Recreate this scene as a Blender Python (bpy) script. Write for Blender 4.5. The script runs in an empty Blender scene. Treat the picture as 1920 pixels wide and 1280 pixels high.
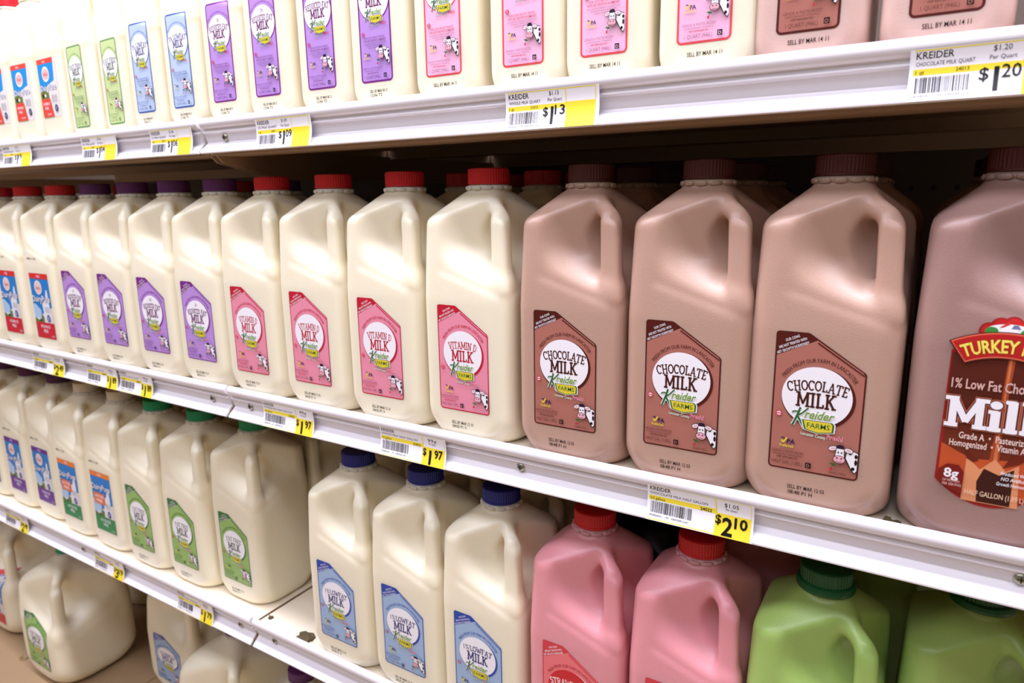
import bpy, math, random
import numpy as np
from mathutils import Vector, Matrix
from mathutils.geometry import tessellate_polygon

# ------------------------------------------------------------------ scene, camera, world, lights
S = bpy.context.scene
COL = S.collection
MM = 0.001
H1, H2 = 299.7, 304.7            # shelf pitch above / below the middle shelf (mm)
DECK = -668.0
BASE = -8.0                      # pan surface below the top of its price rail
BACK = 588.0
SEAM = -691.5

cd = bpy.data.cameras.new('camera')
cam = bpy.data.objects.new('camera', cd); COL.objects.link(cam); S.camera = cam
cd.sensor_fit = 'HORIZONTAL'; cd.sensor_width = 36.0; cd.lens = 1285.36/1920*36
cd.clip_start = 0.01; cd.clip_end = 30
yaw, pit, rol = math.radians(31.85), math.radians(12.08), math.radians(-0.88)
fw = Vector((-math.sin(yaw)*math.cos(pit), math.cos(yaw)*math.cos(pit), -math.sin(pit)))
r0 = Vector((math.cos(yaw), math.sin(yaw), 0)); u0 = r0.cross(fw)
rr = r0*math.cos(rol)+u0*math.sin(rol); uu = -r0*math.sin(rol)+u0*math.cos(rol)
m = Matrix((rr, uu, -fw)).transposed().to_4x4(); m.translation = Vector((0, -0.481, 0.2142)); cam.matrix_world = m
cd.dof.use_dof = True; cd.dof.focus_distance = 0.56; cd.dof.aperture_fstop = 9.0

S.view_settings.view_transform = 'Standard'; S.view_settings.look = 'None'
S.view_settings.exposure = 0.55; S.view_settings.gamma = 1.0; S.view_settings.use_curve_mapping = False

W = bpy.data.worlds.new('store'); S.world = W; W.use_nodes = True
W.node_tree.nodes['Background'].inputs[0].default_value = (1.0, 0.80, 0.58, 1)
W.node_tree.nodes['Background'].inputs[1].default_value = 0.12

def area(name, loc, target, sx, sy, power, color):
    l = bpy.data.lights.new(name, 'AREA'); l.shape = 'RECTANGLE'; l.size = sx; l.size_y = sy
    l.energy = power; l.color = color
    o = bpy.data.objects.new(name, l); COL.objects.link(o); o.location = loc
    o.rotation_euler = (Vector(target)-Vector(loc)).to_track_quat('-Z', 'Y').to_euler()
    return o
area('case_canopy_light', (-0.6, -0.16, 1.05), (-0.6, 0.06, 0.3), 3.6, 0.12, 30, (0.86, 0.85, 1.0))
area('ceiling_light', (-0.5, -1.1, 2.1), (-0.5, 0.1, 0.0), 4.5, 0.4, 36, (0.83, 0.83, 1.0))
area('aisle_light', (-0.9, -2.2, 1.9), (-0.5, 0.0, 0.0), 3.4, 0.8, 20, (0.84, 0.84, 1.0))

# ------------------------------------------------------------------ materials
def srgb(r, g, b):
    def f(c):
        c /= 255.0
        return c/12.92 if c <= 0.04045 else ((c+0.055)/1.055)**2.4
    return (f(r), f(g), f(b), 1.0)
MATS = {}
def mat(name, col, rough=0.5, metal=0.0, sss=0.0, sssr=(1, .6, .3), scale=0.01, bump=None, coat=0.0, noise=0.0):
    if name in MATS: return MATS[name]
    M = bpy.data.materials.new(name); M.use_nodes = True
    nt = M.node_tree; b = nt.nodes['Principled BSDF']
    b.inputs['Base Color'].default_value = col; b.inputs['Roughness'].default_value = rough
    b.inputs['Metallic'].default_value = metal
    b.inputs['Subsurface Weight'].default_value = sss
    b.inputs['Subsurface Radius'].default_value = sssr; b.inputs['Subsurface Scale'].default_value = scale
    b.inputs['Coat Weight'].default_value = coat
    if bump or noise:
        tc = nt.nodes.new('ShaderNodeTexCoord')
    if bump:
        n = nt.nodes.new('ShaderNodeTexNoise'); n.inputs['Scale'].default_value = bump[0]; n.inputs['Detail'].default_value = 2
        bp = nt.nodes.new('ShaderNodeBump'); bp.inputs['Strength'].default_value = bump[1]; bp.inputs['Distance'].default_value = 0.0005
        nt.links.new(tc.outputs['Object'], n.inputs['Vector']); nt.links.new(n.outputs['Fac'], bp.inputs['Height'])
        nt.links.new(bp.outputs['Normal'], b.inputs['Normal'])
    if noise:
        n = nt.nodes.new('ShaderNodeTexNoise'); n.inputs['Scale'].default_value = 14; n.inputs['Detail'].default_value = 6
        mx = nt.nodes.new('ShaderNodeMixRGB'); mx.blend_type = 'MULTIPLY'
        rp = nt.nodes.new('ShaderNodeMapRange'); rp.inputs['To Min'].default_value = 1-noise; rp.inputs['To Max'].default_value = 1
        nt.links.new(tc.outputs['Object'], n.inputs['Vector']); nt.links.new(n.outputs['Fac'], rp.inputs['Value'])
        mx.inputs[0].default_value = 1; mx.inputs[1].default_value = col
        nt.links.new(rp.outputs[0], mx.inputs[2]); nt.links.new(mx.outputs[0], b.inputs['Base Color'])
    MATS[name] = M; return M

def plastic(name, col, r=(1, .75, .45)):
    return mat(name, col, rough=0.31, sss=0.5, sssr=r, scale=0.012, bump=(900, 0.22))
BODY = {
 'milk': plastic('milk_jug_plastic', srgb(246, 237, 210)),
 'chocolate': plastic('chocolate_milk_plastic', srgb(194, 160, 141), (1, .6, .45)),
 'rich_chocolate': plastic('rich_chocolate_milk_plastic', srgb(166, 133, 124), (1, .6, .45)),
 'strawberry': plastic('strawberry_milk_plastic', srgb(230, 156, 162), (1, .5, .45)),
 'lime': plastic('green_drink_plastic', srgb(164, 194, 106), (.6, 1, .3)),
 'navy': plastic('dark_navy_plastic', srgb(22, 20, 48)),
 'quart_choc': plastic('chocolate_quart_plastic', srgb(216, 184, 172), (1, .5, .35)),
}
CAPM = {
 'red': mat('red_cap', srgb(196, 24, 32), .42), 'brown': mat('brown_cap', srgb(72, 18, 14), .5),
 'purple': mat('purple_cap', srgb(92, 38, 98), .42), 'blue': mat('blue_cap', srgb(18, 36, 128), .4),
 'green': mat('green_cap', srgb(20, 160, 108), .42), 'dark_green': mat('dark_green_cap', srgb(8, 84, 44), .35),
 'white': mat('white_cap', srgb(232, 222, 200), .42)}
STEEL = mat('white_enamel_steel', srgb(236, 232, 238), .35, noise=0.05)
RAILM = mat('white_price_rail_plastic', srgb(240, 236, 240), .3, noise=0.04)
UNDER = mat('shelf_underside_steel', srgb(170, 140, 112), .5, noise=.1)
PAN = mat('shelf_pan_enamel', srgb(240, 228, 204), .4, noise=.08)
SCREW = mat('zinc_screw', srgb(178, 178, 160), .3, metal=.9)
SLOT = mat('screw_recess', srgb(60, 60, 50), .6)
DEBRIS = mat('torn_label_scrap', srgb(92, 78, 48), .8, noise=.4)
STAIN = mat('dark_grime', srgb(40, 26, 18), .8)
INK = bpy.data.materials.new('printed_label'); INK.use_nodes = True
_b = INK.node_tree.nodes['Principled BSDF']; _a = INK.node_tree.nodes.new('ShaderNodeAttribute'); _a.attribute_name = 'ink'
INK.node_tree.links.new(_a.outputs['Color'], _b.inputs['Base Color']); _b.inputs['Roughness'].default_value = 0.32

# ------------------------------------------------------------------ object helpers
def mesh(name, V, F, mats, smooth=False, scale=MM):
    me = bpy.data.meshes.new(name)
    me.from_pydata([(v[0]*scale, v[1]*scale, v[2]*scale) for v in V], [], F)
    for mm_ in (mats if isinstance(mats, (list, tuple)) else [mats]): me.materials.append(mm_)
    if smooth: me.shade_smooth()
    return me
def obj(name, me, parent=None, loc=(0, 0, 0), rot=0.0):
    o = bpy.data.objects.new(name, me); COL.objects.link(o)
    o.location = [c*MM for c in loc]; o.rotation_euler = (0, 0, rot)
    if parent: o.parent = parent
    return o
def thing(name, label, cat, loc=(0, 0, 0), rot=0.0, group=None):
    o = obj(name, None, None, loc, rot); o.empty_display_size = 0.02
    o['label'] = label; o['category'] = cat
    if group: o['group'] = group
    return o
def tag(o, label, cat, group=None):
    o['label'] = label; o['category'] = cat
    if group: o['group'] = group
    return o
def box(x0, x1, y0, y1, z0, z1):
    V = [(x, y, z) for x in (x0, x1) for y in (y0, y1) for z in (z0, z1)]
    return V, [(0, 1, 3, 2), (4, 6, 7, 5), (0, 4, 5, 1), (2, 3, 7, 6), (0, 2, 6, 4), (1, 5, 7, 3)]
def join(parts):
    V, F = [], []
    for v, f in parts:
        n = len(V); V += list(v); F += [tuple(i+n for i in q) for q in f]
    return V, F
def extrude_x(prof, x0, x1, closed=True):
    n = len(prof); V = [(x0, y, z) for y, z in prof]+[(x1, y, z) for y, z in prof]
    F = [(i, (i+1) % n, n+(i+1) % n, n+i) for i in range(n if closed else n-1)]
    if closed: F += [tuple(range(n-1, -1, -1)), tuple(range(n, 2*n))]
    return V, F
def lathe(prof, n=48, rib=None):
    V, F = [], []
    for k, (r, z, w) in enumerate(prof):
        for i in range(n):
            a = 2*math.pi*i/n; q = r-(rib if (rib and w and i % 2) else 0)
            V.append((q*math.cos(a), q*math.sin(a), z))
    for k in range(len(prof)-1):
        for i in range(n):
            j = (i+1) % n; F.append((k*n+i, k*n+j, (k+1)*n+j, (k+1)*n+i))
    F.append(tuple(range(n-1, -1, -1))); F.append(tuple((len(prof)-1)*n+i for i in range(n)))
    return V, F

# ------------------------------------------------------------------ jug bodies from a distance field
def smax(a, b, k):
    h = np.clip(0.5+0.5*(a-b)/k, 0, 1); return b+(a-b)*h+k*h*(1-h)
def smin(a, b, k): return -smax(-a, -b, k)
def rrect(x, y, h, r):
    qx, qy = np.abs(x)-h+r, np.abs(y)-h+r
    return np.hypot(np.maximum(qx, 0), np.maximum(qy, 0))+np.minimum(np.maximum(qx, qy), 0)-r
def capsule(X, Y, Z, a, b, ra, rb):
    a, b = np.array(a, float), np.array(b, float); d = b-a
    t = np.clip(((X-a[0])*d[0]+(Y-a[1])*d[1]+(Z-a[2])*d[2])/(d@d), 0, 1)
    return np.sqrt((X-a[0]-t*d[0])**2+(Y-a[1]-t*d[1])**2+(Z-a[2]-t*d[2])**2)-(ra+(rb-ra)*t)
def ellip(qx, qy, qz, sx, sy, sz):
    k0 = np.sqrt((qx/sx)**2+(qy/sy)**2+(qz/sz)**2)+1e-6
    k1 = np.sqrt((qx/sx**2)**2+(qy/sy**2)**2+(qz/sz**2)**2)+1e-6
    return k0*(k0-1)/k1
def jug_field(X, Y, Zr, P):
    Z = Zr-P['lift']
    hw, zt = P['hw'], P['zt']
    h = np.interp(Z, [0, P['ztap'], P['zs']+20], [hw, hw, P['htop']-1])
    d = rrect(X, Y, h, P['rc'])
    if P.get('waist'): d = d+0.9*np.exp(-((Z-P['waist'])/1.6)**2)
    p = P['pexp']; mm_ = (np.abs(X)**p+np.abs(Y)**p)**(1/p)
    k = (P['htop']-P['nr']-1)/(P['zn']-P['zs'])
    sh = (mm_-P['htop']+(Z-P['zs'])*k)/math.sqrt(1+k*k)
    d = smax(d, sh, P['ks'])
    d = smax(d, -Zr, P['kb'])
    c0, c1 = P['foot']
    d = smax(d, (np.hypot(X, Y)-(c0+c1*Zr))/math.sqrt(1+c1*c1), P['kb']*.4)
    d = smax(d, Z-P['zn']-1, 1.5)
    s, t = (X-Y)/math.sqrt(2), (X+Y)/math.sqrt(2)
    c = P['scoop']
    d = smax(d, -ellip(s-c[0], t, Z-c[1], c[2], c[3], c[4]), P['kc'])
    # hand recess on the two faces beside the handle: a panel that deepens towards the handle, above a slanting ridge
    xl, zr, sl, g, amax, r0_, r1_ = P['panel']
    for (a, b) in ((X, Y), (-Y, -X)):
        w = Z-(zr-sl*(a-xl)); A_ = np.clip(g*(a-xl), 0, amax); tp = np.clip((a-.46*hw)/(.34*hw), 0, 1); A_ = A_*(1-tp*tp*(3-2*tp)*np.clip(1-(w-r1_*.6)/(r1_*.8), 0, 1))
        t1 = np.clip(w/r0_, 0, 1); t2 = np.clip((w-r0_*2)/(r1_-r0_*2), 0, 1)
        surf = -hw+1.7*t1*t1*(3-2*t1)*np.clip((a-xl)/5, 0, 1)+A_*t2*t2*(3-2*t2)
        surf = surf-np.where((w <= 0) | (a < xl), 3.0, 0)*1.0*np.clip(np.maximum(-w, xl-a)/2, 0, 1)
        d = smax(d, (surf-b)*.85, P['kf'])
    # handle bar at the front right corner
    hx, zb, zh, hh = P['hx'], P['hzb'], P['hzt'], P['hh']
    lean = np.clip((Z-zb)/(zh-zb), 0, 1)
    cx = hx[0]+(hx[1]-hx[0])*lean
    hb = hh*(1+P.get('flare', .12)*np.exp(-np.maximum(Z-zb, 0)/(hh*1.9))); bar = rrect(X-cx, Y+cx, hb, hh*0.55)
    bar = smax(bar, np.maximum(zb-Z, sh+1.0), 4.0)
    a0, a1, ar = P['arm']; arm = capsule(X, Y, Z, (a0[0], -a0[0], a0[1]), (a1[0], -a1[0], a1[1]), ar, ar*1.15)
    d = smin(d, smin(bar, arm, 3.0), P['kh'])
    neck = np.maximum(np.hypot(X, Y)-P['nr'], np.maximum(P['zn']-14-Z, Z-zt))
    d = smin(d, neck, 2.5)
    return d
def build_jug(P, step):
    hw = P['hw']; xs = np.arange(-hw-3*step, hw+3*step+.01, step); zs = np.arange(-3*step, P['zt']+P['lift']+3*step, step)
    X, Y, Z = np.meshgrid(xs, xs, zs, indexing='ij')
    D = jug_field(X, Y, Z, P)
    ker = np.array([.06, .24, .40, .24, .06])
    for _ in range(P.get('blur', 1)):
        for ax in range(3):
            pad = [(2, 2) if i == ax else (0, 0) for i in range(3)]; Q = np.pad(D, pad, mode='edge')
            D = sum(ker[k]*np.take(Q, range(k, k+D.shape[ax]), axis=ax) for k in range(5))
    org = np.array([xs[0], xs[0], zs[0]])
    nx, ny, nz = D.shape; ins = D < 0
    cnt = np.zeros((nx-1, ny-1, nz-1)); acc = np.zeros((nx-1, ny-1, nz-1, 3))
    for ax in range(3):
        A = [slice(None)]*3; B = [slice(None)]*3; A[ax] = slice(0, -1); B[ax] = slice(1, None)
        d0, d1 = D[tuple(A)], D[tuple(B)]
        cross = (d0 < 0) != (d1 < 0); t = np.where(cross, d0/np.where(d0 == d1, 1, d0-d1), 0)
        o = [i for i in range(3) if i != ax]
        idx = np.argwhere(cross); tv = t[cross]
        for da in (0, -1):
            for db in (0, -1):
                c = idx.copy(); c[:, o[0]] += da; c[:, o[1]] += db
                ok = np.all((c >= 0) & (c < np.array([nx-1, ny-1, nz-1])), axis=1)
                pos = idx.astype(float); pos[:, ax] += tv
                cc = c[ok]
                np.add.at(cnt, (cc[:, 0], cc[:, 1], cc[:, 2]), 1)
                np.add.at(acc, (cc[:, 0], cc[:, 1], cc[:, 2]), pos[ok])
    vid = -np.ones(cnt.shape, int); act = cnt > 0; vid[act] = np.arange(act.sum())
    V = acc[act]/cnt[act][:, None]
    def samp(p):
        i = np.clip(np.floor(p).astype(int), 0, np.array(D.shape)-2); f = p-i; v = 0
        for a in (0, 1):
            for b in (0, 1):
                for c in (0, 1):
                    v = v+D[i[:, 0]+a, i[:, 1]+b, i[:, 2]+c]*(f[:, 0] if a else 1-f[:, 0])*(f[:, 1] if b else 1-f[:, 1])*(f[:, 2] if c else 1-f[:, 2])
        return v
    for _ in range(3):
        g = np.stack([(samp(V+e)-samp(V-e)) for e in (np.eye(3)*0.5)], 1)
        n2 = (g**2).sum(1)+1e-9
        V = V-np.clip((samp(V)/n2)[:, None]*g, -.5, .5)
    F = []
    for ax in range(3):
        A = [slice(None)]*3; B = [slice(None)]*3; A[ax] = slice(0, -1); B[ax] = slice(1, None)
        i0, i1 = ins[tuple(A)], ins[tuple(B)]
        a, b = [(1, 2), (2, 0), (0, 1)][ax]
        idx = np.argwhere(i0 != i1); ok = (idx[:, a] > 0) & (idx[:, b] > 0); idx = idx[ok]
        def g(da, db):
            c = idx.copy(); c[:, a] += da; c[:, b] += db; return vid[c[:, 0], c[:, 1], c[:, 2]]
        q = np.stack([g(-1, -1), g(0, -1), g(0, 0), g(-1, 0)], 1)
        fl = ~i0[tuple(idx.T)]
        q[fl] = q[fl][:, ::-1]
        F.append(q)
    F = np.concatenate(F)
    V = V*step+org
    V[:, 2] = np.maximum(V[:, 2], 0.0)
    def front(x, z):           # y of the front surface at x, z
        ys = np.arange(-hw-2, 0, .25); x = np.asarray(x, float); z = np.asarray(z, float)
        pts = np.stack([np.repeat(x, len(ys)), np.tile(ys, len(x)), np.repeat(z, len(ys))], 1)
        d = samp((pts-org)/step).reshape(len(x), len(ys))
        k = np.argmax(d < 0, axis=1); k = np.where((d < 0).any(axis=1), k, len(ys)//3)
        d1 = d[np.arange(len(x)), k]; d0 = d[np.arange(len(x)), np.maximum(k-1, 0)]
        return ys[k]-.25*np.clip(d1/(d1-d0-1e-9), 0, 1)
    return V.tolist(), F.tolist(), front

HALF = dict(hw=48.0, htop=45.5, ztap=125, zs=198.5, zn=219, zt=227.5, rc=15, pexp=4.2, nr=19.0, ks=4, kb=11, lift=5.0, foot=(50, .6), arm=((31, 200), (9, 215), 6.6),
            scoop=(64, 184, 40, 40, 34), kc=13, panel=(-27, 149, .30, .50, 23, 3.0, 36), kf=1.6,
            hx=(36.5, 33.5), hzb=134, hzt=203, hh=7.7, kh=5, blur=1)
QUART = dict(hw=33.8, htop=32.4, ztap=110, zs=160, zn=178, zt=186, rc=10, pexp=4.2, nr=17.5, ks=4, kb=9, lift=5.0, foot=(36, .6), arm=((23, 160), (7, 173), 5.2),
            scoop=(45, 146, 28, 29, 25), kc=9, panel=(-19, 121, .28, .48, 16, 2.5, 26), kf=1.6,
            hx=(26, 24), hzb=106, hzt=162, hh=5.8, kh=4, blur=1)
GALLON = dict(hw=75.0, htop=69, ztap=120, zs=196, zn=229, zt=238, rc=26, pexp=3.0, nr=19.0, ks=10, kb=26, lift=0.0, foot=(74, .75), arm=((48, 203), (12, 224), 9.5),
            scoop=(98, 170, 60, 70, 50), kc=14, panel=(-45, 128, .35, .48, 38, 5, 50), kf=5,
            hx=(57, 52), hzb=100, hzt=205, hh=10.5, kh=12, blur=2, flare=.1)
for P in (HALF, QUART, GALLON): P['ztop'] = P['zt']+P['lift']
def cap_mesh(m_, h=14.0, r=19.0, skirt=False):
    z0 = 0.0
    prof = [(r, z0, 0), (r, z0+1.6, 0), (r-.2, z0+1.8, 1), (r-.2, h-1.8, 1), (r-.6, h-.7, 0), (r-1.8, h, 0), (r-3, h+.05, 0)]
    if skirt: prof = [(r+2, -3.5, 0), (r+2.2, -1, 0), (r+1.6, 1.5, 0), (r+.1, 2.5, 0)]+prof[2:]
    V, F = lathe(prof, 96, rib=.45)
    return V, F
def ring_mesh(r=20.0, beads=True):
    V, F = lathe([(r-3, -6.2, 0), (r-.8, -5.2, 0), (r+.2, -3, 0), (r-.8, -.8, 0), (r-3, 0, 0)], 64)
    parts = [(V, F)]
    if beads:
        for k in range(12):
            a = 2*math.pi*k/12; n, m_ = 10, 6; V, F = [], []
            for j in range(1, m_):
                ph = math.pi*j/m_
                for i in range(n):
                    th = 2*math.pi*i/n
                    lx, ly, lz = 5.0*math.sin(ph)*math.cos(th), 1.25*math.sin(ph)*math.sin(th), 2.2*math.cos(ph)
                    V.append(((r+ly)*math.cos(a)-lx*math.sin(a), (r+ly)*math.sin(a)+lx*math.cos(a), lz-3.0))
            for j in range(m_-2):
                for i in range(n): F.append((j*n+i, j*n+(i+1) % n, (j+1)*n+(i+1) % n, (j+1)*n+i))
            F.append(tuple(range(n))); F.append(tuple((m_-2)*n+i for i in range(n)))
            parts.append((V, F))
    return join(parts)

# ------------------------------------------------------------------ flat print: lettering and shapes in (u, v) mm
class Print:
    def __init__(s): s.V = []; s.F = []; s.C = []; s.lay = 0
    def add(s, pts, faces, col, lay=None):
        if lay is None: s.lay += 1; lay = s.lay
        n = len(s.V); s.V += [(p[0], p[1], lay) for p in pts]
        for f in faces: s.F.append(tuple(i+n for i in f)); s.C.append(col)
    def strokes(s, quads, col):          # overlapping strokes of one colour: each a hair above the last
        s.lay += 1
        for k, q in enumerate(quads): s.add(q, [(0, 1, 2, 3)], col, s.lay+k*.02)
        s.lay += int(len(quads)*.02)
    def slice(s, du, dv):
        V, F, C = [], [], []
        for f, c in zip(s.F, s.C):
            P = [s.V[i] for i in f]; us = [q[0] for q in P]; vs = [q[1] for q in P]
            if len(P) > 4:
                polys = [[P[i] for i in t] for t in tessellate_polygon([[Vector((q[0], q[1], 0)) for q in P]])]
            else: polys = [P]
            for ax, dd in ((0, du), (1, dv)):
                out = []
                for Q in polys:
                    lo, hi = min(q[ax] for q in Q), max(q[ax] for q in Q)
                    if hi-lo < dd*.6: out.append(Q); continue
                    k0, k1 = math.floor(lo/dd), math.ceil(hi/dd)
                    for k in range(k0, k1):
                        R = Q
                        for sg, lim in ((1, k*dd), (-1, (k+1)*dd)):
                            N = []
                            for i in range(len(R)):
                                a, b = R[i], R[(i+1) % len(R)]; da, db = sg*(a[ax]-lim), sg*(b[ax]-lim)
                                if da >= 0: N.append(a)
                                if (da > 0 and db < 0) or (da < 0 and db > 0):
                                    t = da/(da-db); N.append(tuple(a[j]+(b[j]-a[j])*t for j in range(3)))
                            R = N
                            if len(R) < 3: break
                        if len(R) >= 3: out.append(R)
                polys = out
            for Q in polys:
                # drop slivers
                A = abs(sum(Q[i][0]*Q[(i+1) % len(Q)][1]-Q[(i+1) % len(Q)][0]*Q[i][1] for i in range(len(Q))))
                if A < 1e-5: continue
                n = len(V); V += Q; F.append(tuple(range(n, n+len(Q)))); C.append(c)
        s.V, s.F, s.C = V, F, C; return s
    def poly(s, pts, col): s.add(pts, [tuple(range(len(pts)))], col)
    def ring(s, outer, inner, col):
        n = len(outer); s.add(list(outer)+list(inner), [(i, (i+1) % n, n+(i+1) % n, n+i) for i in range(n)], col)
    def ell(s, x, y, rx, ry, col, n=40, a0=0): s.poly([(x+rx*math.cos(a0+2*math.pi*i/n), y+ry*math.sin(a0+2*math.pi*i/n)) for i in range(n)], col)
    def rect(s, x0, y0, x1, y1, col): s.poly([(x0, y0), (x1, y0), (x1, y1), (x0, y1)], col)
    def line(s, pts, w, col):
        out = []
        for (x0, y0), (x1, y1) in zip(pts, pts[1:]):
            L = math.hypot(x1-x0, y1-y0) or 1; nx, ny = -(y1-y0)/L*w/2, (x1-x0)/L*w/2
            out.append([(x0+nx, y0+ny), (x0-nx, y0-ny), (x1-nx, y1-ny), (x1+nx, y1+ny)])
        s.strokes(out, col)
    def text(s, txt, x, y, h, col, w=None, bold=0.0, shear=0.0, rot=0.0, align='C', font='sans', arc=None, outline=None):
        V, F, bw = (sans(txt, bold, shear) if font == 'sans' else slab(txt, bold))
        sc = h; sx = (w/bw if w else h)
        def place(V):
            P = []
            for (a, b) in V:
                a, b = a*sx, b*sc
                a -= {'C': bw*sx/2, 'L': 0, 'R': bw*sx}[align]
                if arc:                                   # radius of the arc, negative curves upward at the ends
                    th = a/arc; a, b = (arc+b)*math.sin(th), (arc+b)*math.cos(th)-arc
                if rot:
                    c, n = math.cos(rot), math.sin(rot); a, b = a*c-b*n, a*n+b*c
                P.append((x+a, y+b))
            return P
        if outline:
            oc, ow = outline
            Vo, Fo, _ = (sans(txt, bold+ow/h, shear) if font == 'sans' else slab(txt, bold+2*ow/h))
            s.put(place(Vo), Fo, oc, font)
        s.put(place(V), F, col, font)
    def put(s, V, F, col, font):
        if font == 'sans': s.add(V, F, col)
        else: s.strokes([[V[i] for i in f] for f in F], col)
    def build(s, name, surf, gap=0.06, off=.08, thick=None):
        s.slice(*surf.grid)
        V = surf.many(s.V, off, gap)
        me = bpy.data.meshes.new(name)
        me.from_pydata([(a*MM, b*MM, c*MM) for a, b, c in V], [], s.F)
        at = me.color_attributes.new('ink', 'FLOAT_COLOR', 'CORNER')
        cols = []
        for f, c in zip(s.F, s.C): cols += list(c)*len(f)
        at.data.foreach_set('color', cols); me.materials.append(INK)
        return me
_tc = {}
def sans(txt, bold=0.0, shear=0.0):
    k = (txt, round(bold, 3), round(shear, 2))
    if k in _tc: return _tc[k]
    c = bpy.data.curves.new('t', 'FONT'); c.body = txt; c.size = 1.39; c.resolution_u = 2; c.offset = bold*.45; c.shear = shear
    c.fill_mode = 'FRONT'
    o = bpy.data.objects.new('t', c); me = o.to_mesh()
    V = [(v.co.x, v.co.y) for v in me.vertices]; F = [tuple(p.vertices) for p in me.polygons]
    o.to_mesh_clear(); bpy.data.objects.remove(o); bpy.data.curves.remove(c)
    if not V: V = [(0, 0), (1, 0), (0, .01)]; F = []
    x0 = min(v[0] for v in V); x1 = max(v[0] for v in V)
    _tc[k] = ([(a-x0, b) for a, b in V], F, x1-x0); return _tc[k]
def _arc(cx, cy, rx, ry, a0, a1, n=14):
    return [(cx+rx*math.cos(math.radians(a0+(a1-a0)*i/n)), cy+ry*math.sin(math.radians(a0+(a1-a0)*i/n))) for i in range(n+1)]
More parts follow.
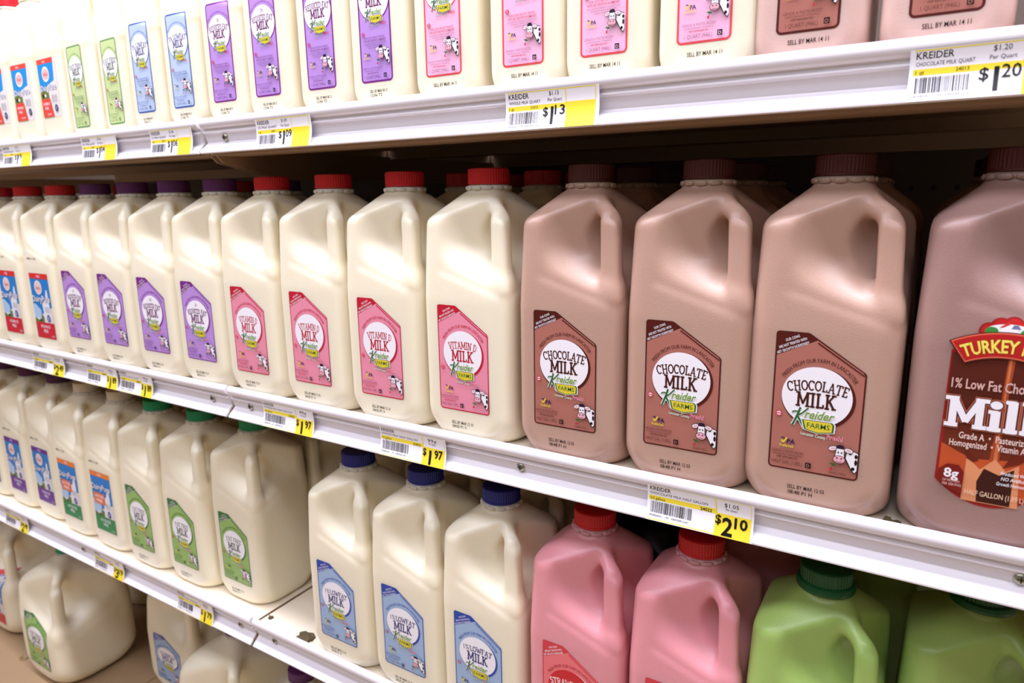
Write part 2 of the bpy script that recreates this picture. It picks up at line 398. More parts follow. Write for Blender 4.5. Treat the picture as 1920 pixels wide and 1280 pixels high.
# slab serif capitals: width, strokes (polyline, weight), serifs (x, y)
SL = {
 'C': (.62, [(_arc(.33, .5, .27, .44, 48, 312), 1)], [], [(.56, .70, .56, .93)]),
 'O': (.68, [(_arc(.34, .5, .28, .44, 0, 360, 24), 1)], []),
 'D': (.66, [([(.14, .06), (.14, .94)], 1), ([(.06, .94), (.3, .94)]+_arc(.3, .5, .28, .44, 90, -90)+[(.3, .06), (.06, .06)], .8)], []),
 'H': (.74, [([(.16, 0), (.16, 1)], 1), ([(.58, 0), (.58, 1)], 1), ([(.16, .5), (.58, .5)], .8)], [(.16, 0), (.16, 1), (.58, 0), (.58, 1)]),
 'L': (.56, [([(.16, 0), (.16, 1)], 1), ([(.05, .06), (.5, .06), (.5, .26)], .8)], [(.16, 1)]),
 'A': (.72, [([(.10, 0), (.36, .98)], .8), ([(.62, 0), (.36, .98)], 1), ([(.2, .33), (.53, .33)], .7)], [(.10, 0), (.62, 0)]),
 'T': (.64, [([(.32, 0), (.32, .96)], 1), ([(.05, .75), (.05, .94), (.59, .94), (.59, .75)], .8)], [(.32, 0)]),
 'E': (.60, [([(.16, 0), (.16, 1)], 1), ([(.05, .06), (.52, .06), (.52, .24)], .8), ([(.05, .94), (.50, .94), (.50, .76)], .8), ([(.16, .5), (.42, .5)], .8)], []),
 'F': (.58, [([(.16, 0), (.16, 1)], 1), ([(.05, .94), (.50, .94), (.50, .74)], .8), ([(.16, .5), (.42, .5)], .8)], [(.16, 0)]),
 'M': (.90, [([(.15, 0), (.15, .98)], 1), ([(.75, 0), (.75, .98)], 1), ([(.15, .98), (.45, .2), (.75, .98)], .9)], [(.13, 0), (.77, 0), (.11, 1), (.79, 1)]),
 'I': (.32, [([(.16, 0), (.16, 1)], 1)], [(.16, 0), (.16, 1)]),
 'K': (.72, [([(.16, 0), (.16, 1)], 1), ([(.58, .98), (.20, .46)], .8), ([(.28, .58), (.60, .02)], 1)], [(.16, 0), (.16, 1), (.57, 1), (.60, 0)]),
 'V': (.70, [([(.10, 1), (.35, .02)], 1), ([(.60, 1), (.35, .02)], .8)], [(.10, 1), (.60, 1)]),
 'N': (.76, [([(.15, 0), (.15, 1)], .9), ([(.6, 0), (.6, 1)], .9), ([(.15, .98), (.6, .02)], 1)], [(.15, 0), (.12, 1), (.6, 1)]),
 'R': (.68, [([(.16, 0), (.16, 1)], 1), ([(.06, .94), (.34, .94)]+_arc(.34, .73, .2, .21, 90, -90)+[(.16, .52)], .8), ([(.32, .52), (.58, .04)], 1)], [(.16, 0), (.60, 0)]),
 'U': (.70, [([(.15, 1), (.15, .3)]+_arc(.35, .3, .2, .25, 180, 360)+[(.55, 1)], 1)], [(.15, 1), (.55, 1)]),
 'W': (.96, [([(.08, 1), (.28, .02), (.48, .8), (.68, .02), (.88, 1)], .9)], [(.08, 1), (.88, 1)]),
 'S': (.56, [(_arc(.28, .72, .19, .22, 30, 260, 12)+_arc(.28, .28, .2, .23, 80, -150, 12), 1)], []),
 'B': (.64, [([(.16, .05), (.16, .95)], 1), ([(.06, .94), (.32, .94)]+_arc(.32, .73, .19, .21, 90, -90)+[(.2, .52), (.34, .52)]+_arc(.34, .29, .21, .23, 90, -90)+[(.06, .06)], .8)], []),
 'Y': (.68, [([(.34, 0), (.34, .45)], 1), ([(.10, 1), (.34, .43), (.58, 1)], .9)], [(.34, 0), (.10, 1), (.58, 1)]),
 '1': (.36, [([(.2, 0), (.2, .98)], 1), ([(.2, .96), (.06, .78)], .8)], [(.2, 0)]),
 '2': (.54, [(_arc(.26, .74, .18, .21, 165, -30, 10)+[(.08, .07), (.48, .07)], 1)], []),
 '%': (.72, [(_arc(.17, .74, .11, .17, 0, 360, 14), .7), (_arc(.53, .26, .11, .17, 0, 360, 14), .7), ([(.55, .98), (.15, .02)], .7)], []),
 '-': (.36, [([(.06, .45), (.3, .45)], 1)], []),
 'i': (.32, [([(.16, 0), (.16, .62)], 1.2), ([(.02, .62), (.2, .62)], .7), (_arc(.16, .86, .045, .05, 0, 360, 12), 1)], [(.16, 0)]),
 'l': (.32, [([(.16, 0), (.16, 1)], 1.2), ([(.02, 1), (.2, 1)], .7)], [(.16, 0)]),
 'k': (.64, [([(.16, 0), (.16, 1)], 1.2), ([(.02, 1), (.2, 1)], .7), ([(.50, .62), (.22, .30)], .8), ([(.30, .40), (.54, .02)], 1.1)], [(.16, 0), (.56, 0), (.50, .64)]),
}
def slab(txt, bold=0.0):
    V, F = [], []; x = 0; t = .125+bold
    def quad(a, b, w):
        L = math.hypot(b[0]-a[0], b[1]-a[1]) or 1; nx, ny = -(b[1]-a[1])/L*w/2, (b[0]-a[0])/L*w/2
        ex, ey = (b[0]-a[0])/L*w*.18, (b[1]-a[1])/L*w*.18
        n = len(V)
        for p in ((a[0]+nx-ex, a[1]+ny-ey), (a[0]-nx-ex, a[1]-ny-ey), (b[0]-nx+ex, b[1]-ny+ey), (b[0]+nx+ex, b[1]+ny+ey)): V.append((p[0]+x, p[1]))
        F.append((n, n+1, n+2, n+3))
    for ch in txt:
        if ch == ' ': x += .30; continue
        g = SL.get(ch)
        if not g: x += .3; continue
        for pl, w in g[1]:
            for a, b in zip(pl, pl[1:]): quad(a, b, t*w)
        for sx, sy in g[2]:
            yy = .045 if sy == 0 else (sy-.045); quad((sx-.13, yy), (sx+.13, yy), .09+bold)
        for e in (g[3] if len(g) > 3 else []): quad((e[0], e[1]), (e[2], e[3]), t*.7)
        x += g[0]+.03
    return V, F, x-.03

WHITE = srgb(248, 246, 250); BLACK = srgb(18, 16, 18)
GREEN = srgb(96, 150, 30); DGREEN = srgb(38, 104, 44); YEL = srgb(226, 208, 60); RED = srgb(208, 34, 58); NAVY = srgb(30, 26, 74)
FLAV = {   # field, border, lettering, small print, words
 'chocolate': (srgb(176, 112, 98), srgb(80, 24, 18), srgb(70, 24, 18), srgb(96, 48, 40), ['CHOCOLATE']),
 'vitamin': (srgb(238, 148, 170), srgb(196, 26, 50), srgb(190, 30, 54), srgb(150, 60, 84), ['VITAMIN D']),
 'vitamin_quart': (srgb(244, 186, 216), srgb(226, 78, 82), srgb(190, 30, 54), srgb(160, 90, 120), ['VITAMIN D']),
 'reduced': (srgb(188, 146, 218), srgb(124, 36, 134), srgb(112, 34, 96), srgb(110, 62, 130), ['REDUCED FAT']),
 'lowfat': (srgb(160, 188, 220), srgb(30, 70, 168), srgb(40, 50, 118), srgb(60, 80, 130), ['1% LOWFAT']),
 'lowfat_quart': (srgb(186, 206, 236), srgb(44, 88, 168), srgb(50, 60, 118), srgb(80, 100, 140), ['1% LOWFAT']),
 'fatfree': (srgb(150, 190, 106), srgb(52, 116, 58), srgb(50, 66, 50), srgb(70, 100, 60), ['FAT FREE']),
 'fatfree_quart': (srgb(204, 224, 156), srgb(88, 150, 80), srgb(60, 90, 50), srgb(90, 120, 70), ['FAT FREE']),
 'strawberry': (srgb(238, 118, 122), srgb(214, 60, 72), srgb(250, 226, 226), srgb(190, 50, 60), ['STRAWBERRY']),
}
def cow(p, x, y, s):
    out = BLACK; pink = srgb(240, 176, 190)
    body = [(8, 7), (12, 5.5), (12, -7), (10.8, -9), (8.5, -6.5), (6, -1.5), (4.5, 1), (5, 5)]
    p.poly([(x+a*s, y+b*s) for a, b in [(7.6, 7.6), (12, 6.2), (12, -8), (10.8, -10), (8.1, -7), (5.3, -2), (3.9, 1), (4.4, 5.4)]], out)
    p.poly([(x+a*s, y+b*s) for a, b in body], WHITE)
    for (a, b, rx, ry) in ((11, 3.2, 1, 1.6), (11.1, -1.2, .9, 2.2), (9.6, -6, 1.2, 1.3), (7.2, 4.8, 1, .8)): p.ell(x+a*s, y+b*s, rx*s, ry*s, out, 14)
    for (a, b, q) in ((-4.2, 7, .3), (6.0, 6.8, -.2)):
        for rx, ry, c in ((3.1, 1.9, out), (2.7, 1.5, WHITE), (1.8, .8, pink)):
            p.poly([(x+s*(a+rx*math.cos(t)*math.cos(q)-ry*math.sin(t)*math.sin(q)), y+s*(b+rx*math.cos(t)*math.sin(q)+ry*math.sin(t)*math.cos(q))) for t in [i*math.pi/9 for i in range(18)]], c)
    p.poly([(x+a*s, y+b*s) for a, b in [(-2.1, 8.3), (3.3, 8.3), (3.6, 3), (4.3, 0), (-3, 0), (-2.3, 4)]], out)
    p.poly([(x+a*s, y+b*s) for a, b in [(-1.7, 8), (2.9, 8), (3.2, 3), (3.8, 0), (-2.6, 0), (-1.9, 4)]], WHITE)
    p.poly([(x+a*s, y+b*s) for a, b in [(-2, 7.4), (3.2, 7.4), (2.9, 10), (.6, 10.5), (-1.8, 9.8)]], srgb(40, 22, 48))
    p.ell(x-.5*s, y+4.6*s, .5*s, .8*s, out, 10); p.ell(x+1.7*s, y+4.6*s, .5*s, .8*s, out, 10)
    p.ell(x+.4*s, y-.6*s, 4.1*s, 3.1*s, out, 22); p.ell(x+.4*s, y-.6*s, 3.7*s, 2.7*s, pink, 22)
    p.ell(x-1*s, y+.3*s, .5*s, .6*s, out, 10); p.ell(x+1.8*s, y+.3*s, .5*s, .6*s, out, 10)
    p.line([(x-1.6*s, y-2*s), (x+.3*s, y-2.5*s), (x+2.4*s, y-1.9*s)], .3*s, out)
    p.line([(x-2*s, y-2.4*s), (x-3.4*s, y-5*s), (x-4.2*s, y-8*s)], .45*s, DGREEN)
    p.ell(x-2.6*s, y-5*s, 1.5*s, .7*s, DGREEN, 10, .6); p.ell(x-4.3*s, y-4.4*s, 1.3*s, .6*s, DGREEN, 10)
    p.ell(x-4.4*s, y-8.2*s, .9*s, 1.1*s, RED, 10)
def kreider(p, x, y, s, white=WHITE):
    # script name over a six-sided badge; x, y is the badge centre
    K = [([(-12.6, 12.6), (-14.2, 7), (-17.4, -1.4)], 1.5), ([(-18.2, 8.2), (-16.6, 9.4), (-13.6, 9.2)], 1.0), ([(-7.2, 12.8), (-11, 8.6), (-14.6, 6)], 1.1), ([(-14.4, 6), (-12, 2.2), (-9.4, -2.6)], 1.5)]
    for w, c in ((1.1, white), (0, DGREEN)):
        for pl, t in K: p.line([(x+a*s, y+b*s) for a, b in pl], (t+w)*s, c)
    p.text('reider', x+.6*s, y+5.2*s, 6.6*s, srgb(112, 160, 28), w=20.5*s, bold=.05, shear=.35, outline=(white, .42*s))
    hexa = [(-10.5, 3.6), (9, 3.6), (10.5, 2.0), (10.2, -3.4), (0, -5.2), (-8.6, -3.2)]
    for k, c in ((1.14, white), (1.06, DGREEN), (.94, YEL)): p.poly([(x+a*s*k, y+b*s*(k+.02)) for a, b in hexa], c)
    p.text('FARMS', x+.4*s, y-1.9*s, 3.9*s, DGREEN, w=15.5*s, bold=.02)
def pa_mark(p, x, y, s):
    p.text('PA', x+3.6*s, y, 3.6*s, NAVY, w=5.6*s, bold=.09)
    p.line([(x-3.4*s, y+3.8*s), (x-1.6*s, y+4.2*s), (x-1*s, y+3*s)], .8*s, NAVY)
    p.line([(x-3*s, y+2.2*s), (x-1.8*s, y+.4*s), (x+.8*s, y+4.4*s)], 1.2*s, YEL)
    p.text('Preferred', x+.6*s, y-2.9*s, 2.3*s, YEL, w=9.6*s, bold=.05)
def half_label(fl, sx=1.0, sy=1.0):
    field, border, ink, small, words = FLAV[fl]; p = Print(); straw = fl == 'strawberry'
    Wd, zs_, Ht = 57.6, 74.6, 98.7
    def outl(i, r=3.0):
        P = _arc(r, r, r-i, r-i, 180, 270, 5)+_arc(Wd-r, r, r-i, r-i, 270, 360, 5)
        P += [(Wd-i, zs_-1-i*.4), (Wd-1.2-i, zs_+.6-i*.2), (22-i*.3, Ht-.6-i), (20.5-i*.2, Ht-i)]
        return P+_arc(2.2, Ht-2.2, 2.2-i, 2.2-i, 90, 180, 4)
    p.poly(outl(0), border); p.poly(outl(1.1), field)
    p.poly([(.9, Ht-1), (20.5, Ht-.6), (26.5, 94.0), (.9, 81.5)], border)
    p.text('OUR COWS', 11.0, 93.4, 1.9, WHITE, w=9.5, rot=.42, bold=.02)
    p.text('ARE NOT TREATED WITH', 11.2, 90.0, 1.9, WHITE, w=19, rot=.42, bold=.02)
    p.text('rBST GROWTH HORMONES*', 11.6, 86.9, 1.9, WHITE, w=22, rot=.42, bold=.02)
    a = math.atan2(zs_-Ht, Wd-22)
    p.poly([(27, 92.7), (56.2, 73.4), (56.2, 72.4), (26.4, 92.0)], border)
    cx, cy = 28.6, 55.0
    cc = ink if not straw else WHITE
    p.text('FRESH FROM OUR FARM IN LANCASTER', cx+.6, cy+24.0, 2.9, border if not straw else srgb(170, 30, 40), w=52, arc=25)
    p.ell(cx+.7, cy-.9, 23.2, 21.6, border if not straw else WHITE, 56)
    p.ell(cx-.3, cy, 22.2, 20.8, WHITE if not straw else srgb(206, 34, 46), 56)
    y = cy+4.2
    if fl == 'reduced': p.text('2%', cx-1, cy+13.2, 3.8, ink, font='slab', w=4.6)
    if fl == 'fatfree': p.text('FAT FREE', cx, y+.6, 6.4, ink, font='slab', w=30, arc=90)
    elif fl == 'lowfat':
        p.text('1%', cx-13.6, y-.4, 5.6, ink, w=6.6, bold=.02, rot=.10); p.text('LOWFAT', cx+4, y, 6.2, ink, font='slab', w=26, arc=80, bold=.02)
    else: p.text(words[0], cx, y, {'chocolate': 7.2, 'strawberry': 6.6, 'lowfat': 6.2, 'vitamin': 6.8}.get(fl, 6.2), ink, font='slab', w={'chocolate': 37, 'vitamin': 31, 'reduced': 36, 'lowfat': 32, 'strawberry': 40}[fl], arc=70, bold=.02)
    p.text('MILK', cx-.4, cy-7.6, 10.2, ink, font='slab', w=25, bold=.03)
    kreider(p, cx+2, cy-20.2, .93)
    p.text('Lancaster County', cx-.5, cy-28.2, 2.3, srgb(230, 240, 220), w=16, rot=-.08, bold=.03, outline=(DGREEN, .12))
    p.text('Fresh!', cx+12.8, cy-28.4, 3.2, srgb(214, 40, 90), w=10, rot=-.03, bold=.05, outline=(WHITE, .25))
    p.ell(5.2, cy-14.5, 2.1, 2.0, RED, 18); p.ell(5.2, cy-14.5, 1.5, 1.4, field if fl != 'chocolate' else WHITE, 14); p.rect(3.9, cy-14.9, 6.5, cy-14.1, RED)
    pa_mark(p, 11, 19.4, .95)
    p.text('GRADE A PASTEURIZED', 12.5, 12.4, 2.0, small, w=21)
    p.text('HOMOGENIZED VITAMIN ENRICHED', 12.5, 10.4, 1.2, small, w=20)
    p.text('KEEP REFRIGERATED', 12.6, 8.4, 1.5, border if not straw else small, w=13.5, bold=.03)
    p.text('HALF GAL (1.89L)', 12.6, 4.3, 2.7, small, w=20)
    p.rect(24.6, 3.8, 28.4, 7.6, BLACK); p.text('D', 26.4, 4.5, 2.3, field, bold=.05)
    cow(p, 45.2, 14.6, .95)
    if fl == 'chocolate': p.text('SHAKE WELL', 45.5, 3.2, 1.9, small, w=11)
    p.V = [((u-Wd/2)*sx, v*sy, l) for u, v, l in p.V]
    return p
def quart_label(fl):
    field, border, ink, small, words = FLAV[fl]; p = Print(); Wd, Ht = 37.0, 97.0
    def outl(i, r=3.5): return _arc(r, r, r-i, r-i, 180, 270, 5)+_arc(Wd-r, r, r-i, r-i, 270, 360, 5)+_arc(Wd-r, Ht-r, r-i, r-i, 0, 90, 5)+_arc(r, Ht-r, r-i, r-i, 90, 180, 5)
    p.poly(outl(0), border); p.poly(outl(1.5), field)
    cx, cy = Wd/2, 68
    p.text('FRESH FROM OUR FARM IN LANCASTER', cx, cy+18.6, 2.0, border, w=36, arc=19)
    p.ell(cx+.4, cy-.6, 17.8, 17.4, border, 44); p.ell(cx, cy, 17.2, 16.8, WHITE, 44)
    if 'reduced' in fl: p.text('2%', cx, cy+10, 3.2, ink, font='slab', w=4)
    p.text(words[0], cx, cy+2.6, 5.4, ink, font='slab', w=29, arc=60)
    p.text('MILK', cx, cy-5.6, 7.4, ink, font='slab', w=18, bold=.03)
    kreider(p, cx+2, cy-15.6, .68)
    p.text('Lancaster County', cx, cy-21.6, 1.9, DGREEN, w=12, outline=(WHITE, .15))
    p.text('Fresh!', cx+10.2, cy-21.0, 2.4, RED, w=7, bold=.04)
    p.ell(5.2, 40.5, 1.7, 1.7, RED, 16); p.ell(5.2, 40.5, 1.1, 1.1, field, 12); p.rect(4, 40.2, 6.4, 40.8, RED)
    p.text('OUR COWS ARE NOT TREATED', cx, 36.2, 1.7, ink, w=23, bold=.01)
    p.text('WITH rBST GROWTH HORMONES*', cx, 33.8, 1.7, ink, w=26, bold=.01)
    for k in range(3): p.text('NO SIGNIFICANT DIFFERENCE HAS BEEN SHOWN', cx, 31.6-k*1.7, 1.0, small, w=26-6*k)
    pa_mark(p, 8.4, 21.8, .72)
    cow(p, 25.2, 21.6, .80)
    p.text('GRADE A PASTEURIZED', 15.6, 10.6, 1.9, small, w=23)
    p.text('HOMOGENIZED VITAMIN D', 15.6, 8.9, 1.1, small, w=20)
    p.text('KEEP REFRIGERATED', 15.6, 6.8, 1.3, ink, w=13, bold=.03)
    p.text('1 QUART (946L)', 15.4, 3.0, 2.6, small, w=19)
    p.rect(28.2, 3.0, 31.6, 6.6, BLACK); p.text('D', 29.9, 3.6, 2.2, field, bold=.05)
    p.V = [(u-Wd/2, v, l) for u, v, l in p.V]; return p
def dairy_label(kind, Wd=54.0, Ht=97.0):
    p = Print(); blue = srgb(26, 128, 204); band = {'red': srgb(222, 44, 44), 'purple': srgb(104, 42, 146), 'orange': srgb(238, 132, 60)}[kind]
    low = {'red': srgb(206, 30, 52), 'purple': srgb(104, 42, 146), 'orange': srgb(30, 138, 78)}[kind]
    p.poly([(0, 8), (Wd*.3, 0), (Wd, 0), (Wd, Ht), (0, Ht)] if kind == 'q' else [(0, 0), (Wd, 0), (Wd, Ht), (0, Ht)], srgb(226, 220, 214))
    p.poly([(0, Ht-8), (Wd, Ht-8), (Wd, 48), (Wd*.62, 40), (Wd*.3, 34), (0, 26)], blue)
    p.poly([(Wd*.55, 30), (Wd*.9, 30), (Wd*.86, 72), (Wd*.8, 74), (Wd*.72, 60), (Wd*.5, 52)], srgb(236, 236, 240))
    p.poly([(0, 20), (Wd*.5, 20), (Wd*.5, 33), (Wd*.3, 38), (0, 34)], srgb(88, 120, 62))
    p.poly([(0, 30), (Wd*.34, 26), (Wd*.4, 42), (Wd*.1, 52), (0, 50)], srgb(176, 206, 236))
    p.ell(Wd*.2, 29, 3.6, 2.2, srgb(230, 220, 210), 12); p.ell(Wd*.3, 27, 3, 2, srgb(60, 44, 34), 12)
    p.rect(0, Ht-8, Wd, Ht, band); p.text('MILK', Wd/2, Ht-6.2, 3.6, WHITE, w=10)
    p.rect(0, 0, Wd, 24, low)
    p.text({'red': 'VITAMIN D', 'purple': '2% REDUCED', 'orange': 'LACTOSE FREE'}[kind], Wd/2, 15.5, 4.6, WHITE, w=28, bold=.02); p.text('MILK', Wd/2, 8.6, 5.2, WHITE, w=13, bold=.04); p.text('1/2 GAL', Wd-8, 3, 2.6, WHITE, w=9)
    if kind == 'orange':
        p.rect(4, 44, Wd*.62, 62, srgb(232, 116, 66)); p.text('LACTOSE', Wd*.34, 54.5, 4.6, WHITE, w=24, bold=.03); p.text('FREE', Wd*.34, 47, 5, WHITE, w=16, bold=.03)
        y = 68
    else:
        p.ell(Wd*.42, 76, 10.5, 10.5, WHITE, 30); p.ell(Wd*.42, 76, 9.4, 9.4, srgb(240, 206, 200), 30); p.text('Dean\'s', Wd*.42, 73, 5.6, srgb(200, 30, 50), w=15, bold=.03, shear=.2)
        y = 55
    p.text('DairyPure', Wd*.5, y, 9.5, WHITE, w=Wd*.95, bold=.03, rot=.03, outline=(srgb(24, 74, 150), .7))
    p.ell(Wd*.76, 31, 4.4, 5.6, srgb(44, 66, 150), 16); p.text('5', Wd*.76, 28.6, 5, WHITE, bold=.03)
    for k in range(3): p.text('FRESH LOCAL', Wd*.76, 46-k*3, 2, srgb(80, 84, 96), w=13)
    p.V = [(u-Wd/2, v, l) for u, v, l in p.V]; return p
def dairy_quart_label(Wd=48.0, Ht=72.0):
    p = Print(); blue = srgb(30, 148, 220); red = srgb(228, 76, 62)
    p.rect(0, 0, Wd, Ht, srgb(232, 228, 224))
    p.poly([(0, Ht-6), (Wd*.9, Ht-6), (Wd*.84, Ht-28), (Wd*.5, 40), (0, 30)], blue)
    p.rect(0, Ht-6, Wd*.9, Ht, red); p.text('MILK', Wd*.4, Ht-4.8, 2.8, WHITE, w=8)
    p.ell(Wd*.42, Ht-19, 9.5, 9.5, WHITE, 26); p.ell(Wd*.42, Ht-19, 8.2, 7, srgb(246, 190, 184), 24); p.text('Dean\'s', Wd*.42, Ht-21, 4.6, srgb(214, 50, 60), w=13, bold=.03)
    p.text('DairyPure', Wd*.48, 33, 7.4, WHITE, w=Wd*.86, bold=.03, outline=(srgb(60, 90, 130), .7))
    p.poly([(0, 22), (Wd*.46, 22), (Wd*.46, 30), (Wd*.2, 34), (0, 31)], srgb(112, 124, 58)); p.ell(Wd*.16, 27, 3.4, 2.6, BLACK, 12); p.ell(Wd*.26, 27, 2.4, 2, WHITE, 12)
    p.poly([(0, 0), (Wd*.62, 0), (Wd*.5, 23), (0, 23)], red)
    p.text('VITAMIN D', Wd*.26, 15, 3.6, WHITE, w=18, bold=.03); p.text('MILK', Wd*.26, 9.5, 3.8, WHITE, w=10, bold=.03); p.text('1 QUART', Wd*.36, 2.4, 2.4, WHITE, w=12)
    for k in range(4): p.text('FRESH LOCAL', Wd*.76, 25-k*2.4, 1.7, srgb(70, 74, 86), w=14)
    p.ell(Wd*.8, 10, 4, 4.6, srgb(44, 66, 110), 16); p.text('5', Wd*.8, 8, 4, WHITE)
    p.V = [(u-Wd/2, v, l) for u, v, l in p.V]; return p
def turkey_label():
    p = Print(); dk = srgb(92, 26, 22); rim = srgb(156, 28, 30)
    def shape(k):
        w = 28-k
        top = [(w-1, 101-k), ] + [(x, 101-k+11*(1-(x/w)**2)) for x in np.linspace(w*.9, -w*.9, 13)]+[(-w+1, 101-k)]
        bot = [(-w, 18+k)]+[(x, 4+k+14*(abs(x)/w)**2) for x in np.linspace(-w*.92, w*.92, 15)]+[(w, 18+k)]
        return [(float(a), float(b)) for a, b in top+bot]
    p.poly(shape(0), rim); p.poly(shape(1.6), srgb(112, 44, 26))
    p.poly([(-26.4, 100), (26.4, 100), (26.4, 62), (-26.4, 58)], srgb(88, 32, 22))
    p.poly([(-26.4, 42), (-10, 34), (26.4, 38), (26.4, 18), (10, 8), (-10, 8), (-26.4, 18)], srgb(196, 84, 44))
    p.poly([(2, 104), (5.5, 104), (3.5, 60), (4, 34), (-1, 34), (0.5, 60)], srgb(172, 74, 40))
    p.poly([(2.6, 104), (4, 104), (2.6, 60), (3, 34), (1, 34), (1.6, 60)], srgb(212, 120, 72))
    p.poly([(-13, 6.5), (16, 6.5), (14, 34), (8, 29), (2, 36), (-5, 28), (-12.5, 35)], srgb(226, 150, 104))
    p.poly([(-5, 7), (12, 7), (12, 31), (5, 26), (-3, 29), (-6, 20)], srgb(60, 22, 16))
    p.poly([(-14, 42), (-10, 36), (-6, 34), (-9, 32), (-12.5, 34)], srgb(104, 34, 22)); p.poly([(10, 40), (16, 44), (20, 40), (14, 35), (6, 31)], srgb(112, 36, 24))
    # arched red banner with the farm picture above it
    for k, c in ((0, rim), (1.1, srgb(188, 34, 34))):
        lobes = [(-9.5, 114.5, 5.2), (-4, 117.5, 5.4), (2, 118.6, 5.2), (8, 116.8, 5), (12, 114, 4)]
        for (x, y, r) in lobes: p.ell(x, y, r-k, r-k, c, 22)
    p.ell(0, 115.2, 11, 4, srgb(240, 240, 240), 26); p.ell(-8.4, 114.6, 3.4, 2.6, srgb(60, 140, 60), 14); p.ell(9, 114.4, 3.4, 2.4, srgb(60, 150, 70), 14)
    p.poly([(-4, 114), (4.5, 114), (4.5, 117), (.5, 119.6), (-4, 117)], WHITE); p.poly([(-4.8, 117), (-.5, 120.5), (.8, 119.4), (-3, 117)], srgb(206, 60, 50)); p.poly([(1, 116.6), (5.6, 116.6), (4.2, 118.8), (2, 118.8)], srgb(110, 120, 160))
    R, cy = 56.0, 54.0
    def band(r0, r1, a, c): p.poly([(r1*math.sin(t), cy+r1*math.cos(t)) for t in np.linspace(-a, a, 17)]+[(r0*math.sin(t), cy+r0*math.cos(t)) for t in np.linspace(a*.93, -a*.93, 17)], c)
    band(44.4, 60.6, .50, dk); band(45.0, 60.0, .485, srgb(226, 110, 80)); band(45.8, 59.2, .475, srgb(184, 32, 34))
    p.text('TURKEY HILL', 0, cy+48.2, 7.8, srgb(246, 226, 96), w=42, arc=48.2, bold=.09, outline=(srgb(90, 20, 20), .5))
    p.text('1% Low Fat Chocolate', 0, 78.4, 6.2, srgb(226, 180, 170), w=50, bold=.05, outline=(srgb(70, 20, 16), .35))
    p.text('Milk', 0, 54.0, 18.5, WHITE, font='slab', w=52, bold=.05, outline=(srgb(206, 120, 90), .95))
    p.text('Milk', 0, 54.0, 18.5, WHITE, font='slab', w=52, bold=.05, outline=(srgb(86, 24, 30), .6))
    for y, t in ((46.6, 'Grade A  \u2022  Pasteurized'), (41.4, 'Homogenized  \u2022  Vitamin A & D')): p.text(t, 0, y, 4.3, srgb(240, 214, 204), w=36 if y > 45 else 45, bold=.04)
    p.poly([(-26.4, 25), (-22, 29), (-16, 29), (-13, 25), (-13, 10), (-20, 13), (-26.4, 17)], srgb(124, 26, 22))
    p.text('8g', -19.5, 20.4, 6, WHITE, bold=.08); p.text('OF PROTEIN', -19.2, 17.4, 1.7, srgb(240, 200, 190), w=9); p.text('PER SERVING', -18.6, 15.0, 1.7, srgb(240, 200, 190), w=10)
    for k, t in enumerate(('Produced With', 'NO Artificial', 'Growth Hormones*')): p.text(t, 12.5, 27-k*3.4, 2.3, WHITE, w=(14, 13, 17)[k], bold=.03, shear=.15)
    p.text('HALF GALLON (1.89 L)', 3.5, 11.2, 3.4, srgb(236, 200, 170), w=30, bold=.03)
    return p
def date_print(l1, l2=None):
    p = Print(); p.text(l1, 0, 3.4, 2.9, BLACK, w=24, bold=.02)
    if l2: p.text(l2, -3.4, -.6, 2.9, BLACK, w=16, bold=.02)
    # dot-matrix look: split the strokes with a fine grid is left to the ink; keep the characters
    return p

# ------------------------------------------------------------------ jug prototypes and copies
SHAPES = {}
for key, P, step in (('half', HALF, 1.7), ('quart', QUART, 1.7), ('gallon', GALLON, 3.0)):
    V, F, front = build_jug(P, step); SHAPES[key] = (V, F, front, P)
_m = {}
def body_mesh(shape, m_):
    k = ('b', shape, m_)
    if k not in _m: V, F, fr, P = SHAPES[shape]; _m[k] = mesh(shape+'_jug_body', V, F, BODY[m_], True)
    return _m[k]
def cap_me(c, skirt=False, r=19.0):
    k = ('c', c, skirt, r)
    if k not in _m:
        V, F = cap_mesh(None, r=r, skirt=skirt); me = mesh('cap', V, F, CAPM[c], False); _m[k] = me
    return _m[k]
def ring_me(m_, r=20.0, beads=True):
    k = ('r', m_, r, beads)
    if k not in _m: V, F = ring_mesh(r, beads); _m[k] = mesh('neck_ring', V, F, BODY[m_], True)
    return _m[k]
class Front:
    def __init__(s, front, z0, x0=0): s.f = front; s.z0 = z0; s.x0 = x0
    grid = (6.0, 4.0)
    def many(s, V, off, gap):
        A = np.array(V); x = A[:, 0]+s.x0; z = A[:, 1]+s.z0
        key = np.unique(np.round(np.stack([x, z], 1)*1.0), axis=0)
        gx = np.arange(math.floor(x.min())-1, math.ceil(x.max())+2, 1.5); gz = np.arange(math.floor(z.min())-1, math.ceil(z.max())+2, 1.5)
        G = s.f(np.repeat(gx, len(gz)), np.tile(gz, len(gx))).reshape(len(gx), len(gz))
        fx = np.clip((x-gx[0])/1.5, 0, len(gx)-1.001); fz = np.clip((z-gz[0])/1.5, 0, len(gz)-1.001)
        i, j = fx.astype(int), fz.astype(int); a, b = fx-i, fz-j
        y = G[i, j]*(1-a)*(1-b)+G[i+1, j]*a*(1-b)+G[i, j+1]*(1-a)*b+G[i+1, j+1]*a*b
        return np.stack([x, y-off-gap*A[:, 2]*.5, z], 1).tolist()
def label_me(key, maker, shape, z0, x0=0):
    k = ('l', key, shape, z0, x0)
    if k not in _m: _m[k] = maker().build('label', Front(SHAPES[shape][2], z0, x0))
    return _m[k]
